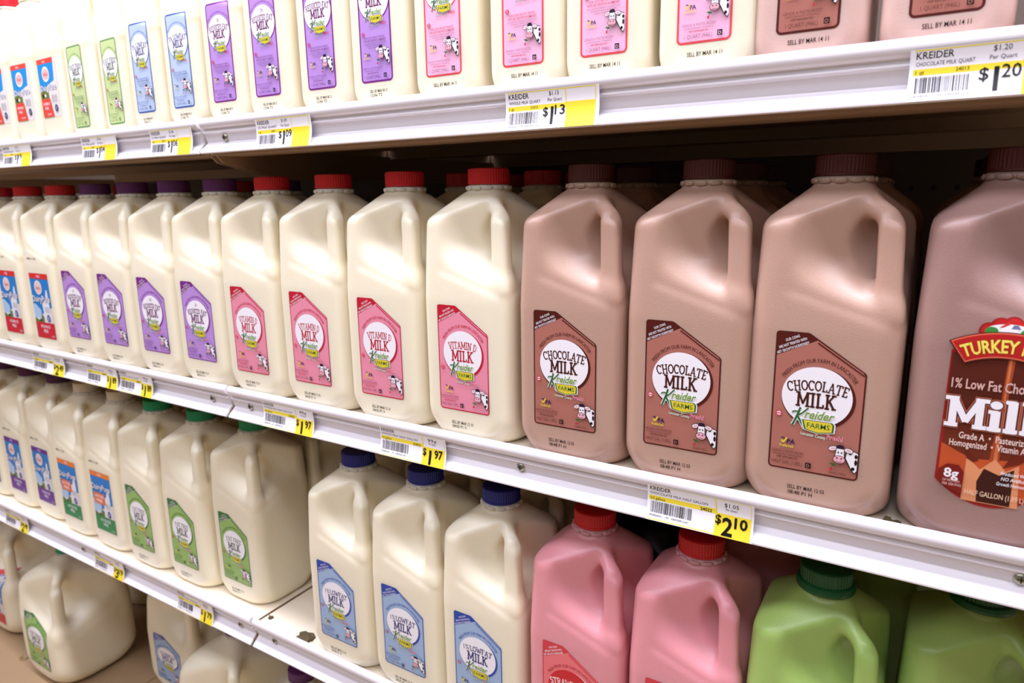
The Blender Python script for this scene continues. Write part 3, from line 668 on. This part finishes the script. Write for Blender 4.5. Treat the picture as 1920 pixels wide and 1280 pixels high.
def date_me(shape, l1, l2, z0, x0, sc=1.0):
    k = ('d', shape, l1, z0, x0)
    if k not in _m:
        p = date_print(l1, l2); p.V = [(u*sc, v*sc, l) for u, v, l in p.V]
        _m[k] = p.build('date_print', Front(SHAPES[shape][2], z0, x0), off=.1)
    return _m[k]
PROTO = {}
def proto(key, name, shape, m_, capc, label=None, date=None, skirt=False):
    """one jug with its parts; later ones are copies"""
    P = SHAPES[shape][3]; t = obj(name, None); t.empty_display_size = .02
    obj('jug_body', body_mesh(shape, m_), t)
    nr = P['nr']+1.0; zr = P['ztop']-1.0
    obj('neck_ring', ring_me(m_, nr, not skirt), t, (0, 0, zr))
    obj('cap', cap_me(capc, skirt, nr-1+.2), t, (0, 0, zr+.3))
    if label: obj('label', label, t)
    if date: obj('date_print', date, t)
    PROTO[key] = [t, False]
def place(key, x, y, z, rot=0.0, label='', cat='milk jug', group=None):
    t, used = PROTO[key]
    if not used: r = t; PROTO[key][1] = True
    else:
        r = t.copy(); COL.objects.link(r)
        for ch in t.children:
            c = ch.copy(); COL.objects.link(c); c.parent = r
    r.location = (x*MM, y*MM, z*MM); r.rotation_euler = (0, 0, rot)
    r['label'] = label; r['category'] = cat
    if group: r['group'] = group
    return r
HJ, QJ, GJ = 'half_gallon_jug', 'quart_bottle', 'gallon_jug'
LZ = 30.0
D1 = date_me('half', 'SELL BY MAR 12 03', '08:48 P1 H', 13.0, -3.0)
D2 = date_me('half', 'SELL BY MAR 12 10', '04:05 P1 V', 12.0, -3.0)
D3 = date_me('half', 'MAR 12 03', None, 136.0, -13.0, 1.05)
proto('choc', HJ, 'half', 'chocolate', 'brown', label_me('choc', lambda: half_label('chocolate'), 'half', LZ), D1)
proto('vit', HJ, 'half', 'milk', 'red', label_me('vit', lambda: half_label('vitamin', .95, .99), 'half', LZ-1.5), D2)
proto('red', HJ, 'half', 'milk', 'purple', label_me('red', lambda: half_label('reduced', .97, .96), 'half', LZ+2.5), D2)
proto('low', HJ, 'half', 'milk', 'blue', label_me('low', lambda: half_label('lowfat', .97, .96), 'half', LZ), D2)
proto('free', HJ, 'half', 'milk', 'green', label_me('free', lambda: half_label('fatfree', .97, .97), 'half', LZ-1), D2)
proto('straw', HJ, 'half', 'strawberry', 'red', label_me('straw', lambda: half_label('strawberry', 1, 1), 'half', LZ), None)
proto('turkey', HJ, 'half', 'rich_chocolate', 'brown', label_me('turkey', turkey_label, 'half', 24.5), None)
proto('dred', HJ, 'half', 'milk', 'red', label_me('dred', lambda: dairy_label('red'), 'half', 23.0), D3)
proto('dpur', HJ, 'half', 'milk', 'purple', label_me('dpur', lambda: dairy_label('purple'), 'half', 30.0), D3)
proto('dora', HJ, 'half', 'milk', 'white', label_me('dora', lambda: dairy_label('orange'), 'half', 30.0), D3)
proto('lime', HJ, 'half', 'lime', 'dark_green', None, None, skirt=True)
for k, m_, c in (('b_choc', 'chocolate', 'brown'), ('b_red', 'milk', 'red'), ('b_pur', 'milk', 'purple'), ('b_blue', 'milk', 'blue'), ('b_green', 'milk', 'green'), ('b_white', 'milk', 'white'),
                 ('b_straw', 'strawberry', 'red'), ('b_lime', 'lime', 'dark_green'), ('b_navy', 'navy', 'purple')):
    proto(k, HJ, 'half', m_, c)
QD = date_me('quart', 'SELL BY MAR 14 11', None, 9.0, 1.0)
QD2 = date_me('quart', 'SELL BY MAR 08 12', '12:06 T2', 11.0, 1.0, .85)
proto('qchoc', QJ, 'quart', 'quart_choc', 'brown', label_me('qchoc', lambda: quart_label('chocolate'), 'quart', 19.0), QD)
proto('qvit', QJ, 'quart', 'milk', 'red', label_me('qvit', lambda: quart_label('vitamin_quart'), 'quart', 20.5), QD)
proto('qred', QJ, 'quart', 'milk', 'purple', label_me('qred', lambda: quart_label('reduced'), 'quart', 22.5), QD2)
proto('qlow', QJ, 'quart', 'milk', 'blue', label_me('qlow', lambda: quart_label('lowfat_quart'), 'quart', 22.0), QD2)
proto('qfree', QJ, 'quart', 'milk', 'green', label_me('qfree', lambda: quart_label('fatfree_quart'), 'quart', 14.0), None)
proto('qdairy', QJ, 'quart', 'milk', 'red', label_me('qdairy', dairy_quart_label, 'quart', 32.0), None)
proto('gfree', GJ, 'gallon', 'milk', 'green', label_me('gfree', lambda: half_label('fatfree', 1.32, 1.05), 'gallon', 34.0), None)
proto('glow', GJ, 'gallon', 'milk', 'blue', label_me('glow', lambda: half_label('lowfat', 1.32, .9), 'gallon', 34.0), None)
proto('gdairy', GJ, 'gallon', 'milk', 'red', label_me('gdairy', lambda: dairy_label('red', 84, 110), 'gallon', 30.0), None)
proto('g_pur', GJ, 'gallon', 'milk', 'purple'); proto('g_plain', GJ, 'gallon', 'milk', 'purple')

# ------------------------------------------------------------------ the case: shelves, rails, back wall, floor
PROF = [(12, -8), (6.4, -8), (6.2, -3), (5.2, -1), (3, 0), (.8, -.6), (-.6, -2.2), (-1.2, -4.6), (-1.1, -7), (-.2, -9.2), (1.6, -10.6), (3.2, -11.2), (4.2, -12.2), (4.0, -13.6),
        (2.6, -14.2), (2.4, -15.4), (3.6, -16.2), (4.8, -17), (7.2, -25.4), (7.0, -26.0), (-2.2, -34.6), (-3.0, -35.4), (-3.0, -36.6), (-2.2, -37.3), (-.6, -37.3), (0, -36), (9.5, -26.6), (10.5, -24), (12, -14)]
def screw(parent, x, z):
    V, F = lathe([(4.2, 0, 0), (4.2, .8, 0), (3.3, 1.9, 0), (1.8, 2.4, 0)], 20)
    V = [(a, -c, b) for a, b, c in V]
    s_ = obj('screw', mesh('screw', V, F, SCREW, True), parent, (x, 6.2, z))
    V, F = join([box(-2.2, 2.2, -2.75, -2.3, -.45, .45), box(-.45, .45, -2.75, -2.3, -2.2, 2.2)])
    obj('screw_slot', mesh('slot', V, F, SLOT), s_)
def shelf(z, x0, x1, label, screws, lite=False):
    t = thing('store_shelf', label, 'shelf', (0, 0, z), group=None)
    # pan: flat top, folded edge, hat-shaped stiffeners underneath
    pan = [(12, -8), (BACK-3, -8), (BACK-3, -38), (BACK-16, -38), (BACK-16, -12), (332, -12), (332, -33), (300, -33), (300, -12), (190, -12), (190, -30), (150, -30), (150, -12), (58, -12), (58, -36), (50, -38.5), (10, -38.5), (10, -34), (12, -30)]
    V, F = extrude_x(pan, x0, x1)
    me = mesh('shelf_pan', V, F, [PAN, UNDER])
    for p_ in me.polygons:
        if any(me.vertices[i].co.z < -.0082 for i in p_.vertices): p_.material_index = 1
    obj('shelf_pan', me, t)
    V, F = extrude_x(PROF, x0+.6, x1-.6); me = mesh('price_rail', V, F, RAILM)
    for p_ in me.polygons: p_.use_smooth = True
    me.set_sharp_from_angle(angle=math.radians(32))
    obj('price_rail', me, t)
    for x in screws: screw(t, x, -21.0)
    # cantilever brackets near both ends
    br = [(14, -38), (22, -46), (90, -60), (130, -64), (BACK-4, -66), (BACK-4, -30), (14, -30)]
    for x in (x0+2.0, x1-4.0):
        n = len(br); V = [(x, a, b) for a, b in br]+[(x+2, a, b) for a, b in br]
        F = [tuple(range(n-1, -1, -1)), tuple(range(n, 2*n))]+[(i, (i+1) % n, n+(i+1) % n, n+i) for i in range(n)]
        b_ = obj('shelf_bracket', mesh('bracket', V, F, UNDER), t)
    return t
XR = SEAM+1219; XL = SEAM-1219
shelf(H1, SEAM, XR, 'top white shelf right of the seam, holding the quart bottles', (-658, -293, 62))
shelf(H1, XL, SEAM-4, 'top white shelf left of the seam, far end of the quart row', (-727, -1082, -1450))
shelf(0, SEAM, XR, 'middle white shelf right of the seam, under the chocolate and red-capped half gallons', (-660, -295, 63))
shelf(0, XL, SEAM-4, 'middle white shelf left of the seam, under the purple-capped jugs', (-730, -1090, -1450))
shelf(-H2, SEAM, XR, 'lower white shelf right of the seam, under the blue-capped and pink jugs', (-658, -293, 62))
shelf(-H2, XL, SEAM-4, 'lower white shelf left of the seam, under the green-labelled jugs', (-724, -1110, -1450))

def struct(name, V, F, m_):
    o = obj(name, mesh(name, V, F, m_)); o['kind'] = 'structure'; return o
wallm = bpy.data.materials.new('perforated_back_panel'); wallm.use_nodes = True
nt = wallm.node_tree; b = nt.nodes['Principled BSDF']; b.inputs['Roughness'].default_value = .6
tc = nt.nodes.new('ShaderNodeTexCoord'); sp = nt.nodes.new('ShaderNodeSeparateXYZ'); nt.links.new(tc.outputs['Object'], sp.inputs[0])
def mth(op, a, b_=None, c=None):
    n = nt.nodes.new('ShaderNodeMath'); n.operation = op
    for i, v in enumerate((a, b_, c)):
        if v is None: continue
        if isinstance(v, (int, float)): n.inputs[i].default_value = v
        else: nt.links.new(v, n.inputs[i])
    return n.outputs[0]
fx = mth('SUBTRACT', mth('PINGPONG', sp.outputs['X'], .0127), .00635)
fx = mth('MODULO', mth('ADD', sp.outputs['X'], 10.16), .0254); fx = mth('SUBTRACT', fx, .0127)
fz = mth('MODULO', mth('ADD', sp.outputs['Z'], 10.16-.2655+.0508+.0508), .1016); fz = mth('SUBTRACT', fz, .0508)
dd = mth('SQRT', mth('ADD', mth('MULTIPLY', fx, fx), mth('MULTIPLY', fz, fz)))
hole = mth('LESS_THAN', dd, .0036)
mx = nt.nodes.new('ShaderNodeMixRGB'); mx.inputs[1].default_value = srgb(74, 60, 52); mx.inputs[2].default_value = srgb(6, 4, 4)
nt.links.new(hole, mx.inputs[0]); nt.links.new(mx.outputs[0], b.inputs['Base Color'])
V, F = box(-3200, 1400, BACK, BACK+20, -790, 1100); struct('wall_back', V, F, wallm)
floorm = mat('store_floor_tile', srgb(186, 158, 124), .35, noise=.12)
V, F = box(-4500, 3200, -4200, BACK, -830, -800); struct('floor', V, F, floorm)
# base deck: two panels with a seam and finger slots
deckm = mat('deck_enamel', srgb(168, 140, 106), .45, noise=.15)
for i, (a, b_) in enumerate(((XL-200, -1182), (-1180, XR))):
    V, F = box(a, b_, -60, BACK-2, DECK-18, DECK); o = obj('case_deck', mesh('case_deck', V, F, deckm))
    tag(o, ['left panel of the cream base deck at floor level, under the far gallon jugs', 'right panel of the cream base deck at floor level, under the nearer gallon jugs'][i], 'deck')
_r = lathe([(9, 0, 0), (9, 1.4, 0), (7.6, 2.2, 0), (6.4, 1.4, 0), (6.2, .2, 0)], 28)
_dk = [q for q in bpy.data.objects if q.name.startswith('case_deck')][0]
obj('deck_grommet', mesh('grommet', _r[0], _r[1], mat('grommet', srgb(150, 126, 84), .4), True), _dk, (-1462, 24, DECK))
V, F = box(XL-200, XR, -66, -60.2, -800, DECK-1); o = obj('kick_plate', mesh('kick', V, F, mat('kick', srgb(120, 110, 100), .5))); tag(o, 'vertical kick plate along the front of the base deck', 'kick plate')

# ------------------------------------------------------------------ stock
ORD = ['', 'second ', 'third ', 'fourth ', 'fifth ']
Y0 = 54.5; Z = BASE
row = 'half gallon jugs on the middle shelf'
place('turkey', 40, Y0, Z, 0, 'chocolate milk jug with dark brown picture label and red banner, rightmost on middle shelf', group=row)
for i, x in enumerate((-60, -154, -252.5)):
    place('choc', x, Y0, Z, 0, ['brown-capped chocolate milk jug right beside the picture-labelled jug', 'middle one of the three oval-labelled chocolate milk jugs on the middle shelf', 'chocolate milk jug beside the nearest red-capped white jug'][i], group=row)
for i, x in enumerate((-355, -454.5, -552.5, -650)):
    place('vit', x, Y0, Z, 0, ['red-capped white jug with pink label, touching the chocolate jugs', 'red-capped white jug, second from the chocolate jugs', 'red-capped white jug with pink label, third from the chocolate jugs', 'red-capped white jug with pink label, next to the purple-capped jugs'][i], group=row)
for i, x in enumerate((-743, -836, -929, -1022.5)):
    place('red', x, Y0, Z, 0, ['purple-capped jug with purple label, next to the pink-labelled jugs', 'purple-capped jug, second to the left of the pink-labelled jugs', 'purple-capped jug, third to the left of the pink-labelled jugs', 'purple-capped jug with purple label, beside the blue and red labelled jug'][i], group=row)
for i, x in enumerate((-1119, -1218, -1316)):
    place('dred', x, Y0, Z, 0, ['red-capped jug with blue and red label, next to the purple-labelled jugs', 'red-capped jug with blue and red label, second left of the purple-labelled jugs', 'red-capped jug with blue and red label, cut by the left picture edge'][i], group=row)
grp2 = 'half gallon jugs in the rows behind on the middle shelf'
DY = 97.0
cols = [('b_choc', 40), ('b_choc', -60), ('b_choc', -154), ('b_choc', -252.5), ('b_red', -355), ('b_red', -454.5), ('b_pur', -650), ('b_pur', -743), ('b_red', -836), ('b_pur', -1022.5), ('b_red', -1119), ('b_red', -1218)]
wd = {'b_choc': 'brown-capped chocolate', 'b_red': 'red-capped white', 'b_pur': 'purple-capped white', 'b_blue': 'blue-capped white', 'b_green': 'green-capped white', 'b_straw': 'red-capped pink', 'b_lime': 'green-capped lime', 'b_navy': 'dark navy', 'b_white': 'pale-capped white'}
front_word = {40: 'picture-labelled chocolate jug', -60: 'nearest oval-labelled chocolate jug', -154: 'middle oval-labelled chocolate jug', -252.5: 'farthest chocolate jug', -355: 'nearest red-capped jug', -454.5: 'second red-capped jug',
              -650: 'farthest pink-labelled jug', -743: 'nearest purple-labelled jug', -836: 'second purple-labelled jug', -1022.5: 'farthest purple-labelled jug', -1119: 'blue and red labelled jug', -1218: 'second blue and red labelled jug'}
for k, x in cols:
    place(k, x+2, Y0+DY, Z, 0, 'shaded %s jug in the second row, behind the %s' % (wd[k], front_word[x]), group=grp2)
for k, x in cols[:6]:
    place(k, x-1, Y0+2*DY+2, Z, 0, 'dark %s jug in the third row, in line with the %s' % (wd[k], front_word[x]), group=grp2)

ZL = -H2+BASE; rl = 'half gallon jugs on the lower shelf'
for i, x in enumerate((-541, -443, -347)):
    place('low', x, 53, ZL, 0, ['blue-capped jug beside the empty gap on the lower shelf', 'middle one of the three blue-capped jugs', 'blue-capped jug touching the pink jug'][i], group=rl)
for i, x in enumerate((-245, -146)):
    place('straw', x, 53, ZL, 0, ['red-capped pink strawberry milk jug next to the blue-capped jug', 'red-capped pink strawberry milk jug next to the green jugs'][i], group=rl)
for i, x in enumerate((-49, 52)):
    place('lime', x+1*i, 53+34*i, ZL, 0, ['lime green jug with dark green cap, next to the pink jug', 'shaded green jug cut by the right bottom corner of the picture'][i], group=rl)
for i, (x, y) in enumerate(((-749, 74), (-847, 64), (-946, 61))):
    place('free', x, y, ZL, 0, ['green-labelled jug at the edge of the empty gap on the lower shelf', 'middle one of the three green-labelled jugs on the lower shelf', 'green-labelled jug beside the orange-banded labels'][i], group=rl)
for i, (x, y) in enumerate(((-1045, 62), (-1143, 62))):
    place('dora', x, y, ZL, 0, ['pale-capped jug with orange and green label, nearer of the two', 'pale-capped jug with orange and green label, farther of the two'][i], group=rl)
for i, (x, y) in enumerate(((-1241, 68), (-1339, 68), (-1437, 68))):
    place('dpur', x, y, ZL, 0, ['jug with blue and purple label, nearest of its kind on the lower shelf', 'jug with blue and purple label, second of its kind on the lower shelf', 'jug with blue and purple label, cut by the left picture edge'][i], group=rl)
g3 = 'half gallon jugs in the rows behind on the lower shelf'
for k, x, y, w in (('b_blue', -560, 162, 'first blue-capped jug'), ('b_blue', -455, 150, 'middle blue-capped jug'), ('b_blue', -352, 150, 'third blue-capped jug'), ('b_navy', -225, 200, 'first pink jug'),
                   ('b_straw', -100, 168, 'second pink jug'), ('b_lime', 4, 192, 'lime green jug'), ('b_green', -749, 172, 'nearest green-labelled jug'), ('b_green', -850, 162, 'middle green-labelled jug'),
                   ('b_green', -948, 160, 'farthest green-labelled jug'), ('b_white', -1046, 160, 'orange-labelled jug'), ('b_pur', -1241, 166, 'purple-labelled jug')):
    place(k, x, y, ZL, 0, 'shaded %s jug in the second row, behind the %s' % (wd[k], w), group=g3)

ZT = H1+BASE; YT = 6+34.5; rt = 'quart bottles on the top shelf'
for k, x, y, a, l in (('qchoc', 66, YT, 0, 'chocolate milk quart bottle at the right picture edge'), ('qchoc', -9.5, YT, 0, 'chocolate milk quart bottle above the large price tag'), ('qchoc', -83, YT, 0, 'chocolate milk quart bottle beside the pink-labelled quarts'),
    ('qvit', -148, YT, 0, 'pink-labelled quart bottle touching the chocolate quarts'), ('qvit', -221, YT, 0, 'pink-labelled quart bottle, second from the chocolate quarts'), ('qvit', -289, YT, 0, 'pink-labelled quart bottle, third from the chocolate quarts'), ('qvit', -366, YT, 0, 'pink-labelled quart bottle beside the purple-labelled quarts'),
    ('qred', -440, YT, 0, 'purple-labelled quart bottle beside the pink-labelled quarts'), ('qred', -509, YT, 0, 'purple-labelled quart bottle, second from the pink-labelled quarts'), ('qred', -585, YT, 0, 'purple-labelled quart bottle, third from the pink-labelled quarts'), ('qred', -653, YT, 0, 'purple-labelled quart bottle beside the blue-labelled quart'),
    ('qlow', -724, YT, 0, 'blue-labelled quart bottle beside the purple-labelled quarts'), ('qlow', -795, YT, -.03, 'blue-labelled quart bottle beside the pale green labels'),
    ('qfree', -865, YT+4, -.06, 'pale green-labelled quart bottle beside the blue-labelled quarts'), ('qfree', -936, YT, -.05, 'pale green-labelled quart bottle, farther of the two'),
    ('qdairy', -1008, YT, -.03, 'red-capped quart bottle with blue and red label, nearest of its kind'), ('qdairy', -1080, YT, 0, 'red-capped quart bottle with blue and red label, second of its kind'), ('qdairy', -1150, YT, 0, 'red-capped quart bottle with blue and red label, third of its kind'),
    ('qdairy', -1221, YT, 0, 'red-capped quart bottle at the left picture edge on the top shelf')):
    place(k, x, y, ZT, a, l, cat='milk bottle', group=rt)
gg = 'gallon jugs on the base deck'
place('gfree', -1352, 84, DECK, 0, 'green-capped gallon jug with its handle facing the aisle, lower left', group=gg)
place('glow', -1098, 182, DECK, 0, 'gallon jug with a blue label, pushed back on the base deck', group=gg)
place('g_pur', -857, 90, DECK, 0, 'purple-capped gallon jug under the shelf seam', group=gg)
place('g_pur', -691, 69, DECK, 0, 'gallon jug with purple cap, nearest at the bottom picture edge', group=gg)
place('gdairy', -1600, 112, DECK, 0, 'gallon jug with red and blue label at the left bottom picture edge', group=gg)
place('g_plain', -1215, 330, DECK, 0, 'shaded gallon jug far back, between the green-labelled and blue-labelled gallons', group=gg)
place('g_plain', -1000, 345, DECK, 0, 'shaded gallon jug far back, right of the blue-labelled gallon', group=gg)
place('g_plain', -1480, 300, DECK, 0, 'shaded gallon jug far back, behind the green-capped gallon', group=gg)
for k in list(PROTO):
    if not PROTO[k][1]:
        for ch in list(PROTO[k][0].children): bpy.data.objects.remove(ch)
        bpy.data.objects.remove(PROTO[k][0])

# ------------------------------------------------------------------ price tags
def bars(p, x0, x1, y0, y1, seed):
    r = random.Random(seed); x = x0
    while x < x1:
        w = r.choice((.25, .25, .45, .7)); p.rect(x, y0, min(x+w, x1), y1, BLACK) if True else None
        p.lay -= 1; x += w+r.choice((.3, .45, .7))
    p.lay += 1
def tag_print(style, brand, desc, size, code, unit, unit2, dollars, cents, Wd):
    p = Print(); H = 29.5; w = WHITE; y_ = srgb(244, 222, 60); ye = srgb(236, 222, 120)
    p.rect(0, 0, Wd, H, srgb(244, 242, 246))
    if style == 'top':
        xr = Wd*.66; p.rect(xr, 0, Wd-3, H-10.5, y_); p.rect(2, H-14.6, xr, H-11, y_)
        p.line([(2, H-.7), (Wd-3, H-.7), (Wd-3, H-10)], .7, y_); p.line([(xr, H-.7), (xr, H-11)], .7, y_)
        p.text(brand, 3, H-5.4, 3.9, BLACK, align='L', w=18, bold=.03); p.text(desc, 3, H-9.3, 2.3, BLACK, align='L', w=28)
        p.text(unit, xr-10, H-4.6, 3.0, BLACK, w=8.2); p.text(unit2, xr-9.4, H-8.9, 2.3, BLACK, w=12)
        p.text(size, 3.2, H-13.9, 2.2, BLACK, align='L', w=4.2); p.text(code, 25.5, H-13.5, 2.1, BLACK, w=6.2)
        bars(p, 3.5, 29, 4.6, H-15.8, sum(map(ord, desc)))
        p.text('4020824013   194   KREIDERS DAI', 3, 2.4, 1.3, srgb(70, 80, 120), align='L', w=27)
        p.text('$', xr-17.2, 9.6, 7.0, BLACK, w=4.4, bold=.03); p.text(dollars, xr-11.6, 3.2, 13.8, BLACK, bold=.03); p.text(cents, xr-5.0, 10.2, 7.4, BLACK, w=8.6, bold=.02)
    else:
        xr = Wd*.655; p.rect(xr, 0, Wd-1.6, 17.5, y_); p.rect(1.2, H-13.2, xr+1, H-9.4, y_); p.rect(1.2, 0.6, xr, 1.3, y_)
        p.line([(1.4, H-.7), (Wd-2, H-.7), (Wd-2, 17)], .5, ye); p.line([(xr, H-.7), (xr+1, 17)], .9, y_)
        p.text(brand, 2, H-4.6, 3.5, BLACK, align='L', w=17, bold=.03); p.text(desc, 2, H-8.0, 2.1, BLACK, align='L', w=46)
        p.text(unit, xr+12, H-6.0, 3.4, BLACK, w=10.5); p.text(unit2, xr+12, H-8.8, 1.7, BLACK, w=8.5)
        p.text(size, 2.4, H-12.6, 2.3, BLACK, align='L', w=12); p.text(code, xr-7, H-12.8, 2.6, BLACK, w=9, bold=.05)
        bars(p, 3, 36, 6.4, H-14.0, sum(map(ord, desc))+3)
        p.text('4020824022    194    KREIDERS DAI', 2.4, 3.6, 1.5, srgb(50, 50, 60), align='L', w=31)
        p.text('$', xr+2.6, 9.4, 7.0, BLACK, w=4.4, bold=.06); p.text(dollars, xr+9.6, 1.6, 13.6, BLACK, w=(8.0 if dollars in '23' else None), bold=.07); p.text(cents, xr+19.4, 8.2, 8.2, BLACK, w=9.6, bold=.08)
    p.V = [(u, v, l) for u, v, l in p.V]
    return p
def tag_surf(u, v, d):
    t = v/29.5; z = -36.4+t*28.6; y = -3.2+(3.2-.9)*t+2.2*math.sin(math.pi*t)
    return (u, y-.25-d, z)
def price_tag(x0, x1, z, style, args, label):
    Wd = 80.0 if style == 'top' else 82.0
    p = tag_print(style, *args, Wd)
    def many(V, off, gap): return [tag_surf(u, v, off+gap*l*.35) for u, v, l in V]
    s_ = (x1-x0)/Wd
    class SF: pass
    sf = SF(); sf.many = many; sf.grid = (200.0, 1.5)
    me = p.build('price_tag', sf, off=.05, gap=.05)
    o = obj('price_tag', me, None, (x0, 0, z)); o.scale = (s_, 1, 1)
    tag(o, label, 'price tag', 'price tags on the shelf rails')
TQ = ('top',); B = 'KREIDER'
price_tag(-24.4, 57.6, H1, 'top', (B, 'CHOCOLATE MILK QUART', '1 qt', '24013', '$1.20', 'Per Quart', '1', '20'), 'yellow and white $1.20 price tag under the chocolate quarts')
price_tag(-301, -220.5, H1, 'top', (B, 'WHOLE MILK QUART', '1 qt', '21013', '$1.13', 'Per Quart', '1', '13'), 'yellow and white $1.13 price tag under the pink-labelled quarts')
price_tag(-600, -520, H1, 'top', (B, '2% MILK QUART', '1 qt', '23013', '$1.09', 'Per Quart', '1', '09'), '$1.09 price tag just right of the top shelf seam')
price_tag(-785, -706, H1, 'top', (B, '1% MILK QUART', '1 qt', '22013', '$1.06', 'Per Quart', '1', '06'), '$1.06 price tag just left of the top shelf seam')
price_tag(-935, -855, H1, 'top', (B, 'FAT FREE QUART', '1 qt', '25013', '$1.04', 'Per Quart', '1', '04'), 'blurred price tag under the pale green-labelled quarts')
price_tag(-1149, -1066, H1, 'top', ('DAIRYPURE', 'WHOLE MILK QUART', '1 qt', '20013', '$1.19', 'Per Quart', '1', '19'), 'price tag at the left picture edge on the top rail')
price_tag(-175.4, -94.5, 0, 'mid', (B, 'CHOCOLATE MILK HALF GALLON', '0.5 gallons', '24022', '$1.05', 'Per Quart', '2', '10'), '$2.10 price tag below the chocolate jugs')
price_tag(-454.5, -373, 0, 'mid', (B, 'WHOLE MILK HALF GALLON', '0.5 gallons', '21012', '99\u00a2', 'Per Quart', '1', '97'), '$1.97 price tag above the blue caps')
price_tag(-630, -549, 0, 'mid', (B, 'WHOLE MILK HALF GALLON', '0.5 gallons', '21012', '99\u00a2', 'Per Quart', '1', '97'), '$1.97 price tag just right of the middle shelf seam')
price_tag(-921, -845, 0, 'mid', (B, '2% MILK HALF GALLON', '0.5 gallons', '23012', '95\u00a2', 'Per Quart', '1', '89'), 'price tag under the nearer purple-labelled jugs')
price_tag(-1005, -927, 0, 'mid', (B, '2% MILK HALF GALLON', '0.5 gallons', '23012', '95\u00a2', 'Per Quart', '1', '89'), 'price tag under the farther purple-labelled jugs')
price_tag(-1160, -1066, 0, 'mid', ('DAIRYPURE', 'WHOLE MILK HALF GALLON', '0.5 gallons', '20012', '$1.25', 'Per Quart', '2', '49'), 'price tag on the middle rail under the blue and red labelled jug')
price_tag(-852, -772, -H2, 'mid', (B, 'FAT FREE HALF GALLON', '0.5 gallons', '25012', '90\u00a2', 'Per Quart', '1', '79'), 'price tag below the green-labelled jugs')
price_tag(-1066, -984, -H2, 'mid', ('DAIRYPURE', 'LACTOSE FREE HALF GALLON', '0.5 gallons', '20512', '$1.60', 'Per Quart', '3', '19'), 'price tag below the orange and green labelled jugs')
price_tag(-1360, -1276, -H2, 'mid', ('DAIRYPURE', '2% MILK HALF GALLON', '0.5 gallons', '20112', '$1.25', 'Per Quart', '2', '49'), 'price tag at the left picture edge on the lower rail')

# ------------------------------------------------------------------ small debris on the shelves
def scrap(x, y, z, s, label, seed):
    r = random.Random(seed); n = 15; V = []; F = []
    for i in range(n):
        a = (i+.7*r.random())/n*2*math.pi; q = .45+.6*r.random(); V.append((s*q*math.cos(a), s*.75*q*math.sin(a), .1))
        V.append((V[-1][0]*.9, V[-1][1]*.9, 1.5+s*.25*r.random()))
    F = [(2*i, (2*i+2) % (2*n), (2*i+3) % (2*n), 2*i+1) for i in range(n)]+[tuple(2*i+1 for i in range(n)), tuple(2*i for i in range(n-1, -1, -1))]
    o = obj('torn_paper_scrap', mesh('scrap', V, F, DEBRIS), None, (x, y, z)); tag(o, label, 'scrap')
scrap(-612, 15, ZL, 15, 'torn brown paper scrap on the lower shelf beside the blue-capped jug', 3)
scrap(-684, 22, ZL, 5, 'small dark scrap on the lower shelf at the seam', 5)
scrap(-9, 17, BASE, 8, 'dark scrap wedged between the picture-labelled jug and its chocolate neighbour', 11)
scrap(-694, 9, ZT, 4, 'small dark scrap on the top shelf at the seam', 7)
